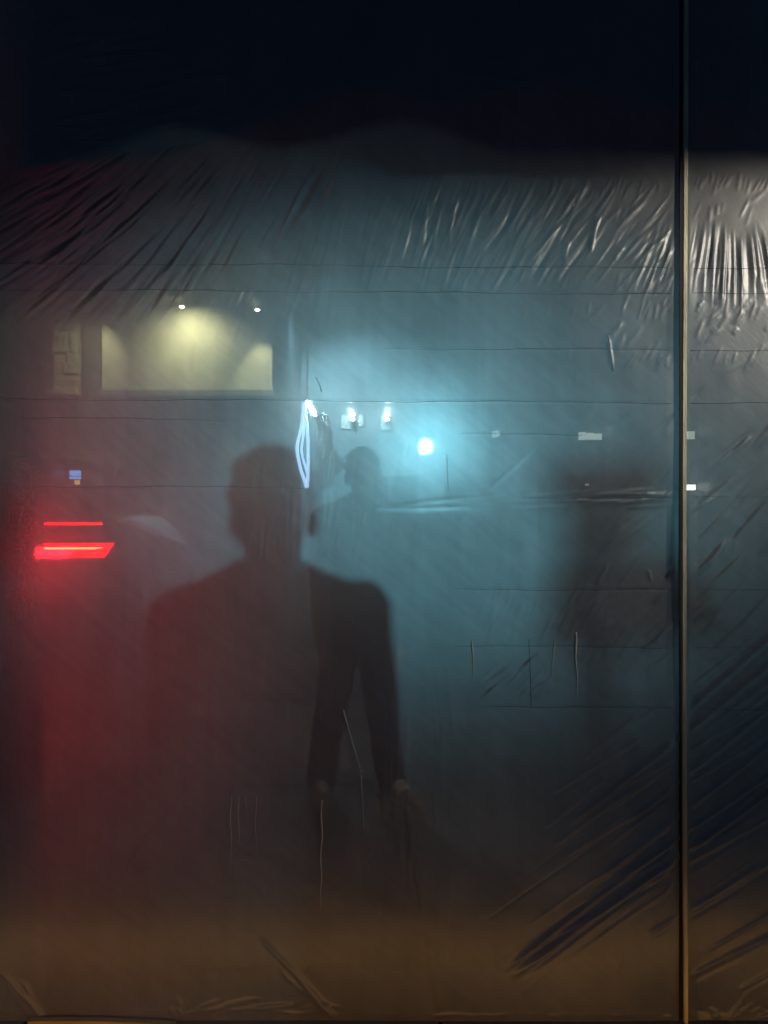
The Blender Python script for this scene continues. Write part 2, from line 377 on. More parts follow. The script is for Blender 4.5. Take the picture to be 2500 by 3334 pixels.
# crumpled hanging bag
bm = bmesh.new(); bmesh.ops.create_icosphere(bm, subdivisions=5, radius=1)
for v in bm.verts:
    z = v.co.z; wdt = .045 + .055*math.exp(-((z+.35)/.35)**2) if z < .2 else .045
    wdt *= math.sqrt(max(0,1-z*z))**.5
    nx = .012*math.sin(9*z+5*v.co.x)+.008*math.sin(17*z+9*v.co.y+v.co.x*7)
    ang = math.atan2(v.co.y, v.co.x); rr = wdt*(1+.18*math.sin(5*ang+6*z)+.1*math.sin(11*ang-8*z))
    v.co = Vector((math.cos(ang)*rr+nx+(.03 if z<0 else .03*(1-z))*math.exp(-((z+.3)/.4)**2), math.sin(ang)*rr*.6, z*.27))
me = bpy.data.meshes.new('bag'); bm.to_mesh(me); bm.free()
bag = obj('hanging_bag', me, M['bag'], None, True, P(1052,1470,YN+.1)); tag(bag, 'crumpled pale plastic bag hanging beside the blue neon loop', 'bag')

# ------------------------------------------------------------------ vehicles
def vehicle(name, label, loc, rz, prof, wheels, hw, zbelt, zroof, paint, inset=.16):
    t = thing(name, label, 'car', loc, rz)
    def half(z): return hw - (0 if z < zbelt else inset*((z-zbelt)/(zroof-zbelt))**1.2) - (.05 if z < .35 else 0)
    n_ = len(prof); V = []; cols = [-1,-.6,0,.6,1]
    for y,z in prof:
        for c in cols: V.append((c*half(z), y + (.10*abs(c)**3 if y < prof[0][0]+.9 and y < 1 else 0) - (.16*abs(c)**3 if y > 3.4 else 0), z + (0 if abs(c) < 1 else -.03*(z > zbelt+.3))))
    k = len(cols); Fc = []
    for i in range(n_):
        j = (i+1) % n_
        for c in range(k-1): Fc.append((i*k+c, i*k+c+1, j*k+c+1, j*k+c))
    Fc += [tuple(i*k for i in range(n_)), tuple(i*k+k-1 for i in range(n_))[::-1]]
    mb = MB().add(V, Fc); me = mb.mesh('body'); bm = bmesh.new(); bm.from_mesh(me)
    bmesh.ops.recalc_face_normals(bm, faces=bm.faces[:])
    ed = [e for e in bm.edges if len(e.link_faces) == 2 and e.calc_face_angle(0) > .5]
    bmesh.ops.bevel(bm, geom=ed, offset=.04, segments=3, affect='EDGES', profile=.5); bm.to_mesh(me); bm.free()
    obj('body', me, paint, t, False)
    for y in wheels:
        for sgn in (-1,1):
            x = sgn*(hw-.10); wh = MB().lathe([(.20,-.11),(.31,-.11),(.335,-.07),(.335,.07),(.31,.11),(.20,.11)], (x,y,.335), 'x', 28).build('wheel', M['rubber'], t, True)
            MB().lathe([(.03,-.118),(.21,-.115),(.21,.115),(.03,.118)], (x,y,.335), 'x', 20).build('rim', M['steel'], wh, True)
    return t, half
# dark van seen from behind, tail lamps lit
YV = 8.5; pv = P(118, CY, YV)
vprof = [(.02,.40),(.0,.74),(.03,1.12),(.20,1.36),(.24,1.46),(.5,1.53),(2.2,1.52),(3.0,1.06),(3.85,.92),(4.15,.66),(4.12,.36),(3.8,.24),(.4,.24)]
van, vh = vehicle('hatchback_car', 'dark hatchback parked facing away with its red tail lamps lit', (pv.x, YV, -.1), 0, vprof, (.80,3.3), .93, 1.10, 1.53, M['vanpaint'], .18)
def vz(py): return P(0,py,YV).z+.1
def vx(px): return (px-118)/FPX*YV
MB().add([(-.70,.03,1.14),(.70,.03,1.14),(.66,.185,1.35),(-.66,.185,1.35)],[(0,1,2,3)]).build('rear_window', M['glass'], van)
MB().box(-.74,.74,.06,.34,1.425,1.47,.012).build('roof_spoiler', M['vanpaint'], van)
MB().box(-vx(325),vx(325),.03,.09,vz(1710),vz(1701),.008).build('high_brake_lamp', E['red'], van)
for sgn in (-1,1):
    # wraparound cluster: upper blade, bright strip, lower blade
    xo = vx(352)*sgn; xi = .02*sgn
    def blade(x1px, z0, z1, y0, m, nm, par=van):
        xe = vx(x1px)*sgn; lo_, hi_ = sorted((xi, xe))
        v = [(xi,y0,z0),(xe-sgn*.10,y0+.015,z0),(xe,y0+.05,z1),(xi,y0,z1),(xi,y0+.05,z0),(xe-sgn*.10,y0+.06,z0),(xe,y0+.09,z1),(xi,y0+.05,z1)]
        return MB().add(v,[(0,1,2,3),(7,6,5,4),(0,4,5,1),(1,5,6,2),(2,6,7,3),(3,7,4,0)]).build(nm, E[m], par)
    tl = blade(368, vz(1816), vz(1768), -.035, 'red' if sgn > 0 else 'redlow', 'tail_lamp')
    blade(340, vz(1788), vz(1782), -.045, 'redhot' if sgn > 0 else 'redlow', 'bright_strip', tl)
    blade(330, vz(1803), vz(1799), -.044, 'red' if sgn > 0 else 'redlow', 'lamp_strip', tl)
for sgn in (1,):
    ld = bpy.data.lights.new('tail_light_beam','AREA'); ld.shape = 'RECTANGLE'; ld.size = .60; ld.size_y = .10; ld.energy = 2.0; ld.color = (1,.012,.03); ld.spread = R(70)
    lo = bpy.data.objects.new('tail_light_beam', ld); COL.objects.link(lo); lo.parent = van; lo.location = (sgn*.40,-.052,vz(1792))
    lo.rotation_euler = Vector((.30,-1,.03)).to_track_quat('-Z','Y').to_euler()
MB().box(-.9,.9,-.06,.1,.40,.62,.03).build('bumper', M['plastic'], van)
MB().box(-.26,.26,-.02,.02,.72,.83,.006).build('number_plate', M['plate'], van)
# silver car facing the film
YC = 10.2; pc = P(1520, CY, YC+.0)
cprof = [(.02,.40),(.0,.70),(.05,.92),(.55,1.02),(1.1,1.46),(1.5,1.52),(2.3,1.50),(3.1,1.02),(4.05,.86),(4.28,.62),(4.25,.34),(3.9,.22),(.4,.22)]
car, ch = vehicle('saloon_car', 'pale silver car parked facing the plastic sheet behind the standing person', (pc.x+.05, YC+4.3, -.1), math.pi, cprof, (.85,3.4), .87, .92, 1.52, M['carpaint'], .22)
MB().add([(-.72,3.03,1.08),(.72,3.03,1.08),(.60,2.36,1.48),(-.60,2.36,1.48)],[(0,1,2,3)]).build('windscreen', M['glass'], car).location = (0,.03,.012)
for sgn in (-1,1):
    MB().box(*sorted((sgn*.50,sgn*.80)), 4.02, 4.14, .68, .82, .03).build('headlight', M['glass'], car)
    MB().box(*sorted((sgn*.86,sgn*1.0)), 2.72, 2.86, .98, 1.12, .03).build('mirror', M['carpaint'], car)
MB().box(-.42,.42,4.22,4.28,.46,.60,.01).build('grille', M['plastic'], car)
MB().box(-.26,.26,4.272,4.30,.36,.45,.005).build('number_plate', M['plate'], car)

# ------------------------------------------------------------------ dark hoarding board behind the film's left end
MB().box(-3.0, -1105/FPX*4.0, 3.965, 4.0, 0, 4.3, .004).build('hoarding_board', M['ply']) 
tag(bpy.data.objects['hoarding_board'], 'dark weathered plywood board standing behind the plastic sheet by the red lamps', 'board')

# ------------------------------------------------------------------ people
def remeshed(mb, name, m, parent, vox=.008, smooth=4, rough=0, fq=(9,9,9)):
    me = mb.mesh(name); o = bpy.data.objects.new(name, me); COL.objects.link(o)
    md = o.modifiers.new('r','REMESH'); md.mode = 'VOXEL'; md.voxel_size = vox; md.use_smooth_shade = True
    sm = o.modifiers.new('s','SMOOTH'); sm.iterations = smooth; sm.factor = .5
    dg = bpy.context.evaluated_depsgraph_get(); em = bpy.data.meshes.new_from_object(o.evaluated_get(dg))
    bpy.data.objects.remove(o); em.name = name
    if rough:
        from mathutils import noise as mn
        co_ = np.empty(len(em.vertices)*3,np.float32); em.vertices.foreach_get('co',co_); co_ = co_.reshape(-1,3); nr = np.array([v.normal for v in em.vertices])
        dv = np.array([mn.noise(Vector((p[0]*fq[0],p[1]*fq[1],p[2]*fq[2]+3.1)))+.5*mn.noise(Vector((p[0]*fq[0]*2.1+5,p[1]*fq[1]*2.1,p[2]*fq[2]*2.1))) for p in co_])
        co_ += nr*(dv*rough)[:,None]; em.vertices.foreach_set('co',co_.astype(np.float32).ravel()); em.update()
    em.materials.clear(); em.materials.append(m)
    return obj(name, em, None, parent, True)
def chain(mb, pts, rads):
    for i in range(len(pts)-1): mb.cap(pts[i], pts[i+1], rads[i], rads[i+1])
def hand(mb, wrist, d, side, curl=.5, s=1):
    """palm and five bent fingers; d = direction of the hand, side = towards the thumb"""
    d = Vector(d).normalized(); side = Vector(side).normalized(); nrm = d.cross(side).normalized()
    wv = Vector(wrist); pe = wv + d*.085
    for k in (-1.5,-.5,.5,1.5): mb.cap(wv+side*k*.012, pe+side*k*.020, .016, .013, 10)
    for k,ln in ((1.5,.070),(.5,.080),(-.5,.074),(-1.5,.058)):
        a = pe+side*k*.0215; d1 = (d*math.cos(curl*.5)+nrm*math.sin(curl*.5)); d2 = (d*math.cos(curl*1.3)+nrm*math.sin(curl*1.3)); d3 = (d*math.cos(curl*2.)+nrm*math.sin(curl*2.))
        b = a+d1*ln*.45; c = b+d2*ln*.32; e = c+d3*ln*.24
        chain(mb, [a,b,c,e], [.0095,.009,.0085,.0075])
    a = wv+d*.03+side*.026; b = a+(d*.6+side*.75)*.04; c = b+(d*.9+side*.25+nrm*.3)*.032
    chain(mb, [a,b,c], [.014,.011,.0085])
def person(name, label, loc, rz, J, tops, legs, shoes, hair_long=False):
    t = thing(name, label, 'person', loc, rz)
    V = Vector
    H = V(J['head']); nk = V(J['neck'])
    # --- body: one continuous surface (facing -y)
    b = MB()
    b.ball(H+V((0,.01,.02)), (.078,.095,.105)); b.ball(H+V((0,-.02,-.055)), (.058,.068,.065)); b.ball(H+V((0,-.035,-.095)), (.034,.036,.025))
    b.cap(H+V((0,-.088,.012)), H+V((0,-.108,-.030)), .010, .015, 10)
    b.ball(H+V((0,-.085,-.066)), (.024,.014,.007)); b.ball(H+V((0,-.082,-.080)), (.020,.014,.007))
    for s in (-1,1):
        b.ball(H+V((s*.080,.012,-.012)), (.012,.022,.034)); b.ball(H+V((s*.032,-.082,.030)), (.022,.014,.007)); b.ball(H+V((s*.032,-.078,.008)), (.013,.012,.010))
    chain(b, [H+V((0,.015,-.06)), nk], [.050,.056])
    chest, belly, hip = V(J['chest']), V(J['belly']), V(J['hip'])
    b.ball(chest,(.165,.115,.17)); b.ball(belly,(.145,.105,.16)); b.ball(hip,(.165,.115,.13))
    for k in ('l','r'):
        sh, el, wr = V(J['sh'+k]), V(J['el'+k]), V(J['wr'+k])
        b.cap(nk+V((0,.02,-.03)), sh, .055, .062); chain(b, [sh,el,wr], [.06,.045,.031])
        hj, kn, an = V(J['hj'+k]), V(J['kn'+k]), V(J['an'+k]); chain(b, [hj,kn,an], [.092,.060,.042])
        toe = V(J['toe'+k]); b.cap(an+V((0,0,-.03)), V((an.x,an.y,0))+V((toe.x,toe.y,.035)), .042, .034)
        hand(b, wr, J['hd'+k], J['ht'+k], J.get('curl',.5))
    body = remeshed(b, 'body', M['skin'], t, .0065, 3)
    for s in (-1,1): MB().ball(H+V((s*.032,-.084,.010)),(.011,.008,.007),10,6).build('eye', M['plate'], t, True)
    # --- hair
    h = MB(); h.ball(H+V((0,.025,.045)), (.088,.098,.098)); h.ball(H+V((0,.05,-.01)), (.076,.066,.08))
    for k in range(70):
        a_ = random.uniform(0,6.28); e_ = random.uniform(-.2,1.4); dv_ = V((math.cos(a_)*math.cos(e_),math.sin(a_)*math.cos(e_),math.sin(e_)))
        if dv_.y < -.55: continue
        q0 = H+V((0,.025,.045))+V((dv_.x*.080,dv_.y*.09,dv_.z*.09)); h.cap(q0, q0+dv_*random.uniform(.008,.026)+V((0,0,-.012)), .016, .007, 8)
    hb = remeshed(h, 'hair', M['hair'], t, .006, 1)
    # --- jacket
    j = MB(); j.ball(chest,(.195,.142,.19)); j.ball(belly,(.182,.135,.19)); j.ball(hip+V((0,0,.02)),(.196,.145,.15))
    j.ball(nk+V((0,.015,-.03)),(.075,.075,.045))
    for k in ('l','r'):
        sh, el, wr = V(J['sh'+k]), V(J['el'+k]), V(J['wr'+k])
        j.cap(nk+V((0,.02,-.03)), sh, .078, .078); chain(j, [sh,el,wr-(wr-el).normalized()*.015], [.083,.066,.052])
    cr = [nk+V((.070*math.cos(a_),.02+.066*math.sin(a_),.010+.016*math.sin(a_))) for a_ in np.linspace(-1.2,4.34,14)]
    chain(j, cr, [.013]*len(cr))
    remeshed(j, 'jacket', tops, t, .009, 3, .012, (11,11,7))
    # --- trousers
    tr = MB(); tr.ball(hip+V((0,0,-.02)),(.178,.128,.13))
    for k in ('l','r'):
        hj, kn, an = V(J['hj'+k]), V(J['kn'+k]), V(J['an'+k]); chain(tr, [hj,kn,an+V((0,0,-.01))], [.108,.080,.072])
    remeshed(tr, 'trousers', legs, t, .009, 3, .010, (9,9,12))
    # --- shoes
    for k in ('l','r'):
        an, toe = V(J['an'+k]), V(J['toe'+k]); base = V((an.x, an.y, 0)); d = V((toe.x,toe.y,0)).normalized()
        s_ = MB(); s_.ball(base+V((0,0,.055)),(.048,.048,.055)); s_.cap(base-d*.03+V((0,0,.045)), base+d*.17+V((0,0,.036)), .046, .036); s_.cap(base+V((0,0,.09)), base+d*.10+V((0,0,.055)), .044, .04)
        for v in range(len(s_.v)): s_.v[v] = (s_.v[v][0], s_.v[v][1], max(.014, s_.v[v][2]))
        so = remeshed(s_, 'shoe', shoes, t, .006, 3)
        q = MB().cap(base-d*.045+V((0,0,.012)), base+d*.175+V((0,0,.012)), .05, .042)
        for v in range(len(q.v)): q.v[v] = (q.v[v][0], q.v[v][1], min(.022, max(.001, q.v[v][2])))
        q.build('sole', M['sole'], so)
    return t
# person behind the film: feet apart, facing the film (image left = -x)
YP = 3.83
def PP(px,py): p = P(px,py,YP); return p.x, p.z
px_, _ = PP(1165,0)
def l(px,py,dy=0): x,z = PP(px,py); return (x-px_, dy, z)
Jp = dict(head=l(1180,1550), neck=l(1178,1622,.015), chest=l(1172,1752,.01), belly=l(1168,1900,.0), hip=l(1165,2010),
  shl=l(1066,1690,.01), shr=l(1286,1690,.01), ell=l(1045,1915,.05), elr=l(1312,1915,.05), wrl=l(1050,2085,-.04), wrr=l(1308,2085,-.04),
  hdl=(0.05,-.15,-1), hdr=(-.05,-.15,-1), htl=(.35,-1,0), htr=(-.35,-1,0),
  hjl=l(1110,2050), hjr=l(1222,2050), knl=l(1078,2300,-.03), knr=l(1240,2300,-.02), anl=(-.185,.02,.09), anr=(.165,.02,.09),
  toel=(.02,-.20,0), toer=(.12,-.17,0))
person('person', 'person in a dark jacket and beige shoes standing feet apart behind the plastic sheet', (px_, YP, 0), 0, Jp, M['jacket'], M['jeans'], M['shoe'])
# added dark post, outlined to cast the blurred dark mass on the film
YU = 6.0; XU = .494
up = thing('added_shadow_post', 'added dark post with two wide blocks, casting a blurred shadow on the sheet', 'shadow post', (XU, YU, -.1))
def shp(px,py): f = F(px,py); k = (YU-LB.y)/(FILM_Y-LB.y); return LB+(f-LB)*k - Vector((XU,YU,-.1))
def shb(name, x0,x1,y0,y1,dy=.05,bev=.012,yy=0):
    a, b_ = shp(x0,y1), shp(x1,y0); return MB().box(a.x,b_.x,yy-dy,yy+dy,max(.001,a.z),b_.z,bev).build(name, M['metal'], up)
hd = shb('upper_block',1770,2170,1500,1606,.07,.02)
a_, b2 = shp(1850,1590), shp(1990,1505); MB().box(a_.x,b2.x,-.075,-.0705,a_.z,b2.z,.001).build('front_plate', M['glass'], hd)
shb('neck',1850,2085,1610,1766,.03)
p_ = [shp(x,y) for x,y in ((1790,1990),(1830,1800),(1900,1768),(1985,1768),(2070,1800),(2240,1850),(2340,1940),(2330,2010),(2060,2080),(1780,2080))]
V = [(q.x,-.08,q.z) for q in p_]+[(q.x,.08,q.z) for q in p_]; n_ = len(p_)
MB().add(V,[tuple(range(n_))[::-1],tuple(range(n_,2*n_))]+[(i,(i+1)%n_,n_+(i+1)%n_,n_+i) for i in range(n_)]).build('lower_block', M['metal'], up)
shb('plinth',1900,2000,2082,3600,.06)

# ------------------------------------------------------------------ the plastic film: dense wrinkled sheets
SP = 3.2                                                    # grid step in photo pixels
S = FILM_Y/FPX
gx = np.arange(-180, 2684, SP); gy = np.arange(-240, 3328, SP)
GX, GY = np.meshgrid(gx, gy); Hm = np.zeros_like(GX)
WG = 1.7
def ridge(p0, p1, wd, amp, skew=0., taper=.35, bend=0.):
    """fold along p0-p1 (photo px on the film): width px, height in mm"""
    p0 = np.array(p0,float); p1 = np.array(p1,float); L = np.hypot(*(p1-p0)); m_ = wd*4+abs(bend)
    i0,i1 = np.searchsorted(gx,[min(p0[0],p1[0])-m_, max(p0[0],p1[0])+m_]); j0,j1 = np.searchsorted(gy,[min(p0[1],p1[1])-m_, max(p0[1],p1[1])+m_])
    if i1<=i0 or j1<=j0: return
    X = GX[j0:j1,i0:i1]-p0[0]; Yv = GY[j0:j1,i0:i1]-p0[1]; d = (p1-p0)/L
    u = (X*d[0]+Yv*d[1])/L; v = (-X*d[1]+Yv*d[0]) - bend*np.sin(np.clip(u,0,1)*np.pi)
    e = np.clip(np.minimum(u/taper,(1-u)/taper),0,1); e = e*e*(3-2*e)
    q = v/wd; pr = np.exp(-np.where(q<0, (q*(1+skew))**2, (q*(1-skew))**2))
    Hm[j0:j1,i0:i1] += WG*amp*1e-3*e*pr
def U(a,b): return random.uniform(a,b)
def dirpt(x,y,L,ang): a = R(ang); return (x-math.cos(a)*L/2,y+math.sin(a)*L/2),(x+math.cos(a)*L/2,y-math.sin(a)*L/2)
# broad billow
def lownoise(sx, sy, amp):
    a = rng.normal(size=(int(3600/sy)+4, int(2900/sx)+4)); 
    fx = (GX+200)/sx; fy = (GY+260)/sy; ix = fx.astype(int); iy = fy.astype(int); tx = fx-ix; ty = fy-iy
    tx = tx*tx*(3-2*tx); ty = ty*ty*(3-2*ty)
    return amp*1e-3*((a[iy,ix]*(1-tx)+a[iy,ix+1]*tx)*(1-ty)+(a[iy+1,ix]*(1-tx)+a[iy+1,ix+1]*tx)*ty)
Hm += lownoise(420,520,5)+lownoise(130,170,1.2)+lownoise(46,60,.22)
# F1 upper left fan of drag wrinkles
for k in range(460):
    x = U(-60,1100); y = U(560,980) - 40*(x>700)
    ang = 22 + 44*(x/1050) + 12*((y-560)/420) + U(-5,5)
    p,q_ = dirpt(x,y,U(180,620),ang); w_ = U(3.4,8.5); ridge(p,q_,w_,w_*U(.07,.25)*random.choice((1,1,-1)),U(-.4,.4),.5,U(-14,14))
# F1b bundle right of it
for k in range(16): 
    x = 760+k*17; p,q_ = dirpt(x+U(-20,20), 690+U(-60,60), U(250,420), 62+U(-4,4)); ridge(p,q_,U(8,14),U(1.,2.4),.3)
# F2 upper right pleats
for x0,y0,x1,y1,a_ in ((1338,690,1290,880,3),(1395,620,1375,850,2.5),(1440,640,1405,850,2.0),(1500,610,1460,800,3.2),(1660,690,1540,820,1.6),(1830,720,1715,860,4.2),(1860,770,1838,860,2.2),(1960,690,1925,830,3.2),(1985,700,1905,850,1.5),(2170,770,2060,880,3.5),(2210,780,2130,930,4.5),(2235,790,2160,960,3.5),(2040,800,2000,850,2),(2130,760,2040,870,2.5)):
    ridge((x0,y0),(x1,y1),U(6,9),a_*.7,.4,.3,U(-8,8))
for k in range(250):
    x = U(1180,2210); p,q_ = dirpt(x,U(620,900),U(90,260),72-26*(x-1180)/1030+U(-8,8)); w_ = U(3.4,7); ridge(p,q_,w_,w_*U(.06,.22)*random.choice((1,1,-1)),.3,.4,U(-6,6))
for k in range(120):                                             # fan radiating under the lamp pool
    x = U(2130,2660); y0 = U(700,760); an = math.atan2(1, (x-2390)/430); L_2 = U(160,330)
    ridge((x,y0),(x+math.cos(an)*L_2*.75,y0+math.sin(an)*L_2),U(3.6,7.5),U(.5,1.8)*random.choice((1,1,1,-1)),.3,.35,U(-6,6))
for x in np.arange(1500,2660,17):                              # rows of short pleats
    for yc, hh, pr_ in ((612,36,.8),(1010,46,.45),(690,30,.35 if x>1980 else .1),(1165,34,.45 if x>2060 else .12),(910,40,.3)):
        if random.random() < pr_*(.35+.65*(x-1400)/1100):
            p,q_ = dirpt(x+U(-8,8),yc+U(-16,16)-20*(x>2230)*(yc==612),U(40,90),U(58,86)); ridge(p,q_,U(4.2,6.5),U(.25,.8),.3)
for k in range(60):
    x=U(1950,2660); p,q_=dirpt(x,U(960,1180),U(30,110),U(35,70)); ridge(p,q_,U(5,9),U(.3,1.0))
# F3 middle right soft diagonals
for k in range(120):
    x = U(1560,2660); y = U(1330,2080)
    if x < 1900 and random.random() < .6: continue
    p,q_ = dirpt(x,y,U(90,330),U(36,52)); ridge(p,q_,U(6,11),U(1.,2.8)*(1 if x>2100 else .6)*random.choice((1,1,-1)),.2,.45)
for x0,y0,x1,y1,a_ in ((1988,1830,1940,1910,2),(2130,1760,2010,1915,1.6),(1980,1090,1995,1205,2.2),(2115,1850,2125,1900,1.6),(2300,1950,2190,2060,1.5)): ridge((x0,y0),(x1,y1),6,a_,.3,.3)
WG = 1.7
# F4 big diagonal folds bottom right
big = [((2690,1915),(2220,2330),16,7),((2690,2015),(1850,2695),18,8),((2690,2150),(2020,2700),15,6),((2690,2280),(1920,2890),15,6),((2690,2445),(1660,3185),15,9),((2300,2660),(1640,3160),11,5.5),
       ((2690,2390),(1990,2880),13,5),((2100,2400),(1790,2590),12,3),((2080,2330),(1900,2480),12,2.4),((1990,2520),(1770,2700),11,3),((2500,2800),(2100,3050),12,2.6),((2690,2700),(2200,3000),12,3),((2690,2960),(2230,3190),14,3.5),((2690,3060),(2400,3230),10,2.5),((2080,2560),(1800,2760),12,2.6),((2690,2860),(2300,3100),10,2)] + [((2690-i*9,2060+i*62+U(-12,12)),(2690-i*9-U(500,900),2060+i*62+U(380,640)),U(8,12),U(1.2,2.6)) for i in range(10)]
for a,b_,wd,am in big:
    ridge(a,b_,wd*.5,am*.9,.35,.12,U(-3,3)); ridge((a[0],a[1]+wd*1.5),(b_[0],b_[1]+wd*1.5),wd*.6,-am*.3,0,.12)
for k in range(46):
    x = U(1800,2680); y = 2350+ (2500-x)*.72 + U(-320,420)
    p,q_ = dirpt(x,y,U(260,760),36+U(-2,2)); ridge(p,q_,U(4,7),U(.5,1.5)*random.choice((1,-1)),.3,.45)
WG = 1.1
# F5 bottom: pulls from staples
for sx_, n_, rng_a, ll in ((1106,7,(128,146),(160,420)),(580,6,(70,120),(30,90)),(150,9,(118,150),(80,260)),(2270,6,(110,150),(20,60)),(2375,8,(28,70),(40,120)),(2440,6,(20,45),(60,140)),(2330,5,(60,130),(20,60)),(2560,6,(30,150),(60,140))):
    for k in range(n_):
        an = R(U(*rng_a)); Lr = U(*ll); ridge((sx_+U(-8,8),3326),(sx_+math.cos(an)*Lr,3326-math.sin(an)*Lr),U(5,8),U(.8,2.6),.3,.2,U(-12,12))
for k in range(22):
    x=U(640,1060); ridge((x-U(40,120),3300+U(-22,18)),(x+U(40,140),3270+U(-20,40)),U(5,8),U(.6,1.8),.2,.4,U(-18,5))
for k in range(26):
    x=U(1200,2660); ridge((x,3302+U(-8,14)),(x+U(40,150),3302+U(-14,14)),U(4.5,7),U(.6,2.0),.2,.4)
WG = 1.7
# F6 small fans
for k in range(26): p,q_=dirpt(U(1570,1800),U(2160,2260),U(60,150),U(36,48)); ridge(p,q_,U(5,7),U(.6,1.4),.2,.4)
for k in range(40):
    x=U(1560,2080); p,q_=dirpt(x,U(1940,2060),U(60,160),72-26*(x-1560)/520+U(-8,8)); ridge(p,q_,U(5,8),U(.5,1.5),.2,.4)
for k in range(40): p,q_=dirpt(U(1700,2160),U(2030,2200),U(50,170),U(36,58)); ridge(p,q_,U(5,8),U(.4,1.1),.2,.4)
# F7 vertical drags over the heads, streaks under the waist
for k in range(60): p,q_=dirpt(U(780,1310),U(1500,1800),U(60,240),U(78,90)); ridge(p,q_,U(5,8),U(.25,.9),.2,.45)
for k in range(26): p,q_=dirpt(U(1230,1480),U(2250,2950),U(150,420),U(84,96)); ridge(p,q_,U(6,9),U(.3,.8),.2,.45)
for k in range(34):                                             # horizontal drags near mid height
    x=U(1290,2200); p,q_=dirpt(x,1632-(x-1290)*.012+U(-36,34),U(80,330),U(-1,8)); ridge(p,q_,U(5,8),U(.4,1.6),.2,.4)
# F8 faint top wrinkles
for k in range(40): p,q_=dirpt(U(180,680),U(60,520),U(150,360),U(2,18)); ridge(p,q_,U(7,12),U(.5,1.4),.2,.4)
for k in range(14): p,q_=dirpt(U(1500,1740),U(150,320),U(80,220),U(-2,6)); ridge(p,q_,U(6,9),U(.5,1.0),.2,.4)
# scattered general
for k in range(160): p,q_=dirpt(U(-100,2650),U(500,3300),U(40,160),U(25,85)); ridge(p,q_,U(5,9),U(.15,.6),.2,.45)
WG = 1.
folds = [(865,-180,2210,.006,1.),(950,-180,2210,.006,1.),(1135,1250,2210,.004,.7),(1306,-180,2210,.006,1.),(1372,60,800,.01,.7),(1414,1500,1900,0,.8),(1590,100,1000,.006,.6),(1622,1700,2210,-.002,.8),(1918,1480,2210,.003,1.),(2104,1480,2210,.004,.9),(2295,1560,2210,.012,1.)]
for y,x0,x1,sl_,a_ in folds: ridge((x0,y+(x0-CX)*sl_),(x1,y+(x1-CX)*sl_),4.2,-1.1*a_,0,.06)
# settle at batten and ground
Hm *= np.clip((3330-GY)/30,.25,1)
def sheet(name, label, x0, x1):
    i0,i1 = np.searchsorted(gx,[x0,x1]); X = GX[:,i0:i1]; Yv = GY[:,i0:i1]; H = Hm[:,i0:i1]
    near = np.minimum(np.abs(X-2200)/28, np.abs(X-2244)/28); H = H*np.clip(near,.08,1)
    ny,nx = X.shape; ox = (x0+x1)/2
    V = np.stack([(X-ox)*S, -H, (3328-Yv)*S], -1).reshape(-1,3).astype(np.float32)
    idx = np.arange(nx*ny).reshape(ny,nx); Fq = np.stack([idx[:-1,:-1],idx[1:,:-1],idx[1:,1:],idx[:-1,1:]],-1).reshape(-1,4)
    me = bpy.data.meshes.new(name); me.vertices.add(len(V)); me.vertices.foreach_set('co', V.ravel())
    me.loops.add(Fq.size); me.loops.foreach_set('vertex_index', Fq.ravel().astype(np.int32))
    me.polygons.add(len(Fq)); me.polygons.foreach_set('loop_start', (np.arange(len(Fq))*4).astype(np.int32))
    me.polygons.foreach_set('use_smooth', np.ones(len(Fq),bool)); me.update(calc_edges=True)
    o = obj(name, me, M['film'], None, False, ((ox-CX)*S, FILM_Y, F(0,3328).z+.0)); tag(o, label, 'plastic sheet', 'plastic sheets on the hoarding')
    return o, ox
shL, oxL = sheet('plastic_sheet', 'wide wrinkled hazy plastic sheet with drips, in front of the standing person', -180, 2212)
shR, oxR = sheet('plastic_sheet', 'narrow strip of wrinkled plastic sheet with bold diagonal folds beyond the batten', 2230, 2684)
def on(px, py, sh, ox, off=.004):
    j = min(max(int(round((py-gy[0])/SP)),0),len(gy)-1); i = min(max(int(round((px-gx[0])/SP)),0),len(gx)-1)
    return Vector(((px-ox)*S, -Hm[j,i]-off, (3328-py)*S))
# fold lines pressed in the film
for y,x0,x1,sl_,a_ in folds:
    for (sh_,ox_,u0,u1) in ((shL,oxL,x0,min(x1,2190)),(shR,oxR,2246,2640)):
        if sh_ is shR and x1 < 2200: continue
        xx = np.arange(u0,u1,12); 
        MB().tube([on(x,y+(x-CX)*sl_+2.6*math.sin(x*.007+y)+1.1*math.sin(x*.031+y*2),sh_,ox_,.0006) for x in xx],[(.0002+.0004*a_*abs(math.sin(x*.004+y*.3))) for x in xx],5).build('fold_line', M['fold'], sh_, True)
xx = np.arange(2080,2306,10); MB().tube([on(1722+(y-2080)*.035,y,shL,oxL,.0006) for y in xx],.0007,5).build('fold_line', M['fold'], shL, True)
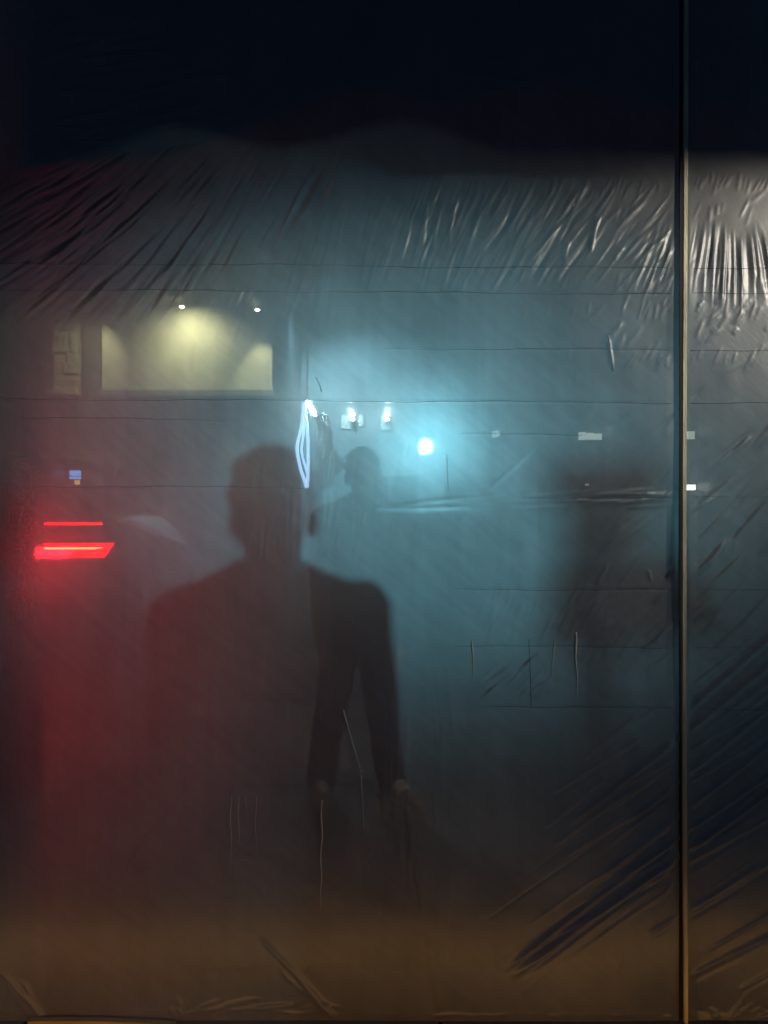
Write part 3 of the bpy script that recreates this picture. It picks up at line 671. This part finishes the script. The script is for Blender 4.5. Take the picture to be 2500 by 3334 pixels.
# dried drips
for px,y0,y1,r,dx in ((1538,2085,2205,.0026,0),(1805,2075,2245,.0016,-8),(1875,2060,2272,.0028,6),(752,2590,2830,.0016,-2),(778,2590,2760,.0014,-2),(800,2590,2660,.0010,0),(833,2590,2770,.0013,0),(1048,2605,2960,.0022,-4)):
    ys_ = np.linspace(y0,y1,26)
    MB().tube([on(px+dx*(y-y0)/(y1-y0)+2.2*math.sin(y*.045+px),y,shL,oxL,.0012) for y in ys_],[r*(.45+.6*min(1,(y-y0)/(y1-y0)*6))*(1.25-.95*(y-y0)/(y1-y0)) for y in ys_],6).build('drip', M['drip'], shL, True)
MB().tube([on(x,y,shL,oxL,.0025) for x,y in ((1118,2310),(1140,2390),(1158,2450),(1173,2505))],.0011,6).build('thread', M['drip'], shL, True)
MB().tube([on(1177+5*math.cos(a),2518+10*math.sin(a),shL,oxL,.003) for a in np.linspace(-1.5,5,16)],.0009,6).build('thread', M['drip'], shL, True)
MB().tube([on(x,y,shL,oxL,.0025) for x,y in ((1177,2530),(1180,2600),(1186,2700))],.0008,6).build('thread', M['drip'], shL, True)
MB().tube([on(x,y,shL,oxL,.002) for x,y in ((1981,1092),(1986,1140),(1997,1208))],.0010,6).build('thread', M['drip'], shL, True)
MB().tube([on(x,y,shL,oxL,.002) for x,y in ((1455,1480),(1457,1540),(1459,1600))],.0007,6).build('thread', M['drip'], shL, True)
MB().tube([on(x,y,shL,oxL,.002) for x,y in ((1028,1230),(1040,1250),(1047,1275))],.0012,6).build('thread', M['drip'], shL, True)
# dust flecks
d = MB()
fl = [(1868,666,2.4),(1969,697,1.6),(558,2157,2),(708,2325,2),(708,2363,2),(512,2366,3.6),(534,2388,2.6),(632,2578,2),(534,2534,1.2),(776,2533,1.4),(915,2616,1.6),(816,2525,1.2),(612,2870,1.8),(213,2795,1.4),(142,2962,1.2),(158,2957,1.4),(1361,2736,2),(1354,3000,2),(860,2816,1),(1372,1848,1.4),(1965,2326,1.8),(1797,2392,1.8),(1843,2390,3),(2028,2610,2.2),(1928,2786,1.8),(2012,2780,1.4),(1844,1378,1.6),(1887,1954,1.6),(2196,3075,2.2),(2118,3112,1.4),(1908,2185,1.6),(1670,2262,1.8)]
for x,y,r in fl:
    p = on(x,y,shL,oxL,.003); d.ball(p,(r*S*.7,.001,r*S*U(.8,2)),8,6)
for k in range(120):
    x,y = U(0,2180),U(600,3250); p = on(x,y,shL,oxL,.003); d.ball(p,(U(.25,.6)*S,.0008,U(.3,.9)*S),6,4)
du = d.build('dust_flecks', M['dust'], shL); du['kind'] = 'stuff'

# ------------------------------------------------------------------ battens
bt = thing('timber_batten', 'thin upright pale timber batten clamping the two plastic sheets', 'batten', (F(2225,0).x, FILM_Y, 0))
seg = [(2228,-200),(2228,300),(2226,700),(2223,1200),(2222,1700),(2222,2200),(2224,2700),(2227,3326)]
wb = MB(); xw = .0050
for sx_ in ((-1,1),):
    V = []
    for x,y in seg:
        c = F(x,y); cx_ = c.x - bt.location.x; z = max(c.z,.002)
        V += [(cx_-xw,-.016,z),(cx_+xw,-.016,z),(cx_+xw,-.006,z),(cx_-xw,-.006,z)]
    n_ = len(seg); Fc = [(i*4+k,(i+1)*4+k,(i+1)*4+(k+1)%4,i*4+(k+1)%4) for i in range(n_-1) for k in range(4)]+[(0,1,2,3),(n_*4-1,n_*4-2,n_*4-3,n_*4-4)]
    wb.add(V,Fc)
wb.build('front_strip', M['timber'], bt)
MB().box(-.011,.005,.005,.028,0,3.0,.002).build('backing_stud', M['ply'], bt)
lt = MB(); V=[]
pts = [(106,3313,3331),(200,3311,3332),(330,3312,3332),(450,3316,3332),(520,3320,3331),(578,3326,3330)]
for x,y0,y1 in pts:
    a, b_ = F(x,y0), F(x,y1); V += [(a.x,FILM_Y-.03,max(.001,b_.z+.008)),(a.x,FILM_Y-.012,max(.001,b_.z+.008)),(a.x,FILM_Y-.012,a.z+.008),(a.x,FILM_Y-.03,a.z+.008)]
n_=len(pts); lt.add(V,[(i*4+k,i*4+(k+1)%4,(i+1)*4+(k+1)%4,(i+1)*4+k) for i in range(n_-1) for k in range(4)]+[(3,2,1,0),(n_*4-4,n_*4-3,n_*4-2,n_*4-1)])
tag(lt.build('timber_lath', M['lath']), 'split pale timber lath lying on the ground against the sheet', 'lath')

# ------------------------------------------------------------------ added dark cloth, wavy edge shaped to cut the lamp's light on the film
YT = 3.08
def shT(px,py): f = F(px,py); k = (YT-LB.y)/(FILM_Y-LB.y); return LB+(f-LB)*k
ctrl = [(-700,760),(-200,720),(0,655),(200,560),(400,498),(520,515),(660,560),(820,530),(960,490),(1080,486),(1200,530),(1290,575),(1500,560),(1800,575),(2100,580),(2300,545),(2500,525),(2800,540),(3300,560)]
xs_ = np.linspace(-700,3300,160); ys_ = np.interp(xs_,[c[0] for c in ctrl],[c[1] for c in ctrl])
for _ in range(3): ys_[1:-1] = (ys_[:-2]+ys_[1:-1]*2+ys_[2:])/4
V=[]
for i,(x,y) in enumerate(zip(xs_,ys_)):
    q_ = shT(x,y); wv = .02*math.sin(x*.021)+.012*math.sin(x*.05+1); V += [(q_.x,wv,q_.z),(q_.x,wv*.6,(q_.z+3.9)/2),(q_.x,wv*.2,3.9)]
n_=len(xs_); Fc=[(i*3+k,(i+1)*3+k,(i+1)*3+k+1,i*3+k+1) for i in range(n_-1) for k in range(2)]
tp = MB().add(V,Fc).build('added_shade_cloth', M['cloth'], None, True, (0,YT,0)); so_ = tp.modifiers.new('s','SOLIDIFY'); so_.thickness = .003
tag(tp, 'added dark cloth with a wavy lower edge, shading the top of the sheet', 'added_shade_cloth')
# ------------------------------------------------------------------ hooded warm lamp on the camera's side, right of the frame
LW = Vector((1.80,1.42,2.34))
wp = thing('hooded_lamp', 'warm hooded lamp on a post in front of the narrow sheet', 'lamp', (LW.x+.16,LW.y,0))
MB().tube([(0,0,0),(0,0,LW.z+.2),(-.06,0,LW.z+.25),(-.16,0,LW.z+.15)],[.03,.026,.02,.014],10).build('post', M['metal'], wp, True)
MB().lathe([(.02,.15),(.10,.13),(.17,.065),(.168,.06),(.09,.115),(.02,.13)], (-.16,0,LW.z), 'z', 28).build('shade', M['metal'], wp, True)
MB().ball((-.16,0,LW.z+.100),.014).build('bulb', E['lampw'], wp, True)
ld = bpy.data.lights.new('hood_light','SPOT'); ld.spot_size = R(70); ld.spot_blend = 1; ld.energy = 54; ld.color = (1,.91,.77); ld.shadow_soft_size = .012
lo = bpy.data.objects.new('hood_light', ld); COL.objects.link(lo); lo.parent = wp; lo.location = (-.16,0,LW.z+.066); lo.rotation_euler = (F(2420,1150)-LW).to_track_quat('-Z','Y').to_euler()
# ------------------------------------------------------------------ low amber strip light on the paving, camera side
al = thing('amber_strip_light', 'long low amber strip light lying on the paving in front of the sheet', 'lamp', (0,1.82,0))
MB().box(-1.6,1.6,-.06,.0,.002,.07,.008).build('housing', M['metal'], al)
MB().box(-1.6,1.6,-.06,.01,.071,.076,.002).build('visor', M['metal'], al)
MB().box(-1.5,1.5,.001,.006,.015,.06,.001).build('diffuser', E['amber'], al)
ld = bpy.data.lights.new('strip_light','AREA'); ld.shape = 'RECTANGLE'; ld.size = 3.0; ld.size_y = .05; ld.energy = .80; ld.color = (1,.46,.06); ld.spread = R(165)
lo = bpy.data.objects.new('strip_light', ld); COL.objects.link(lo); lo.parent = al; lo.location = (0,.014,.04); lo.rotation_euler = (R(90),0,0)
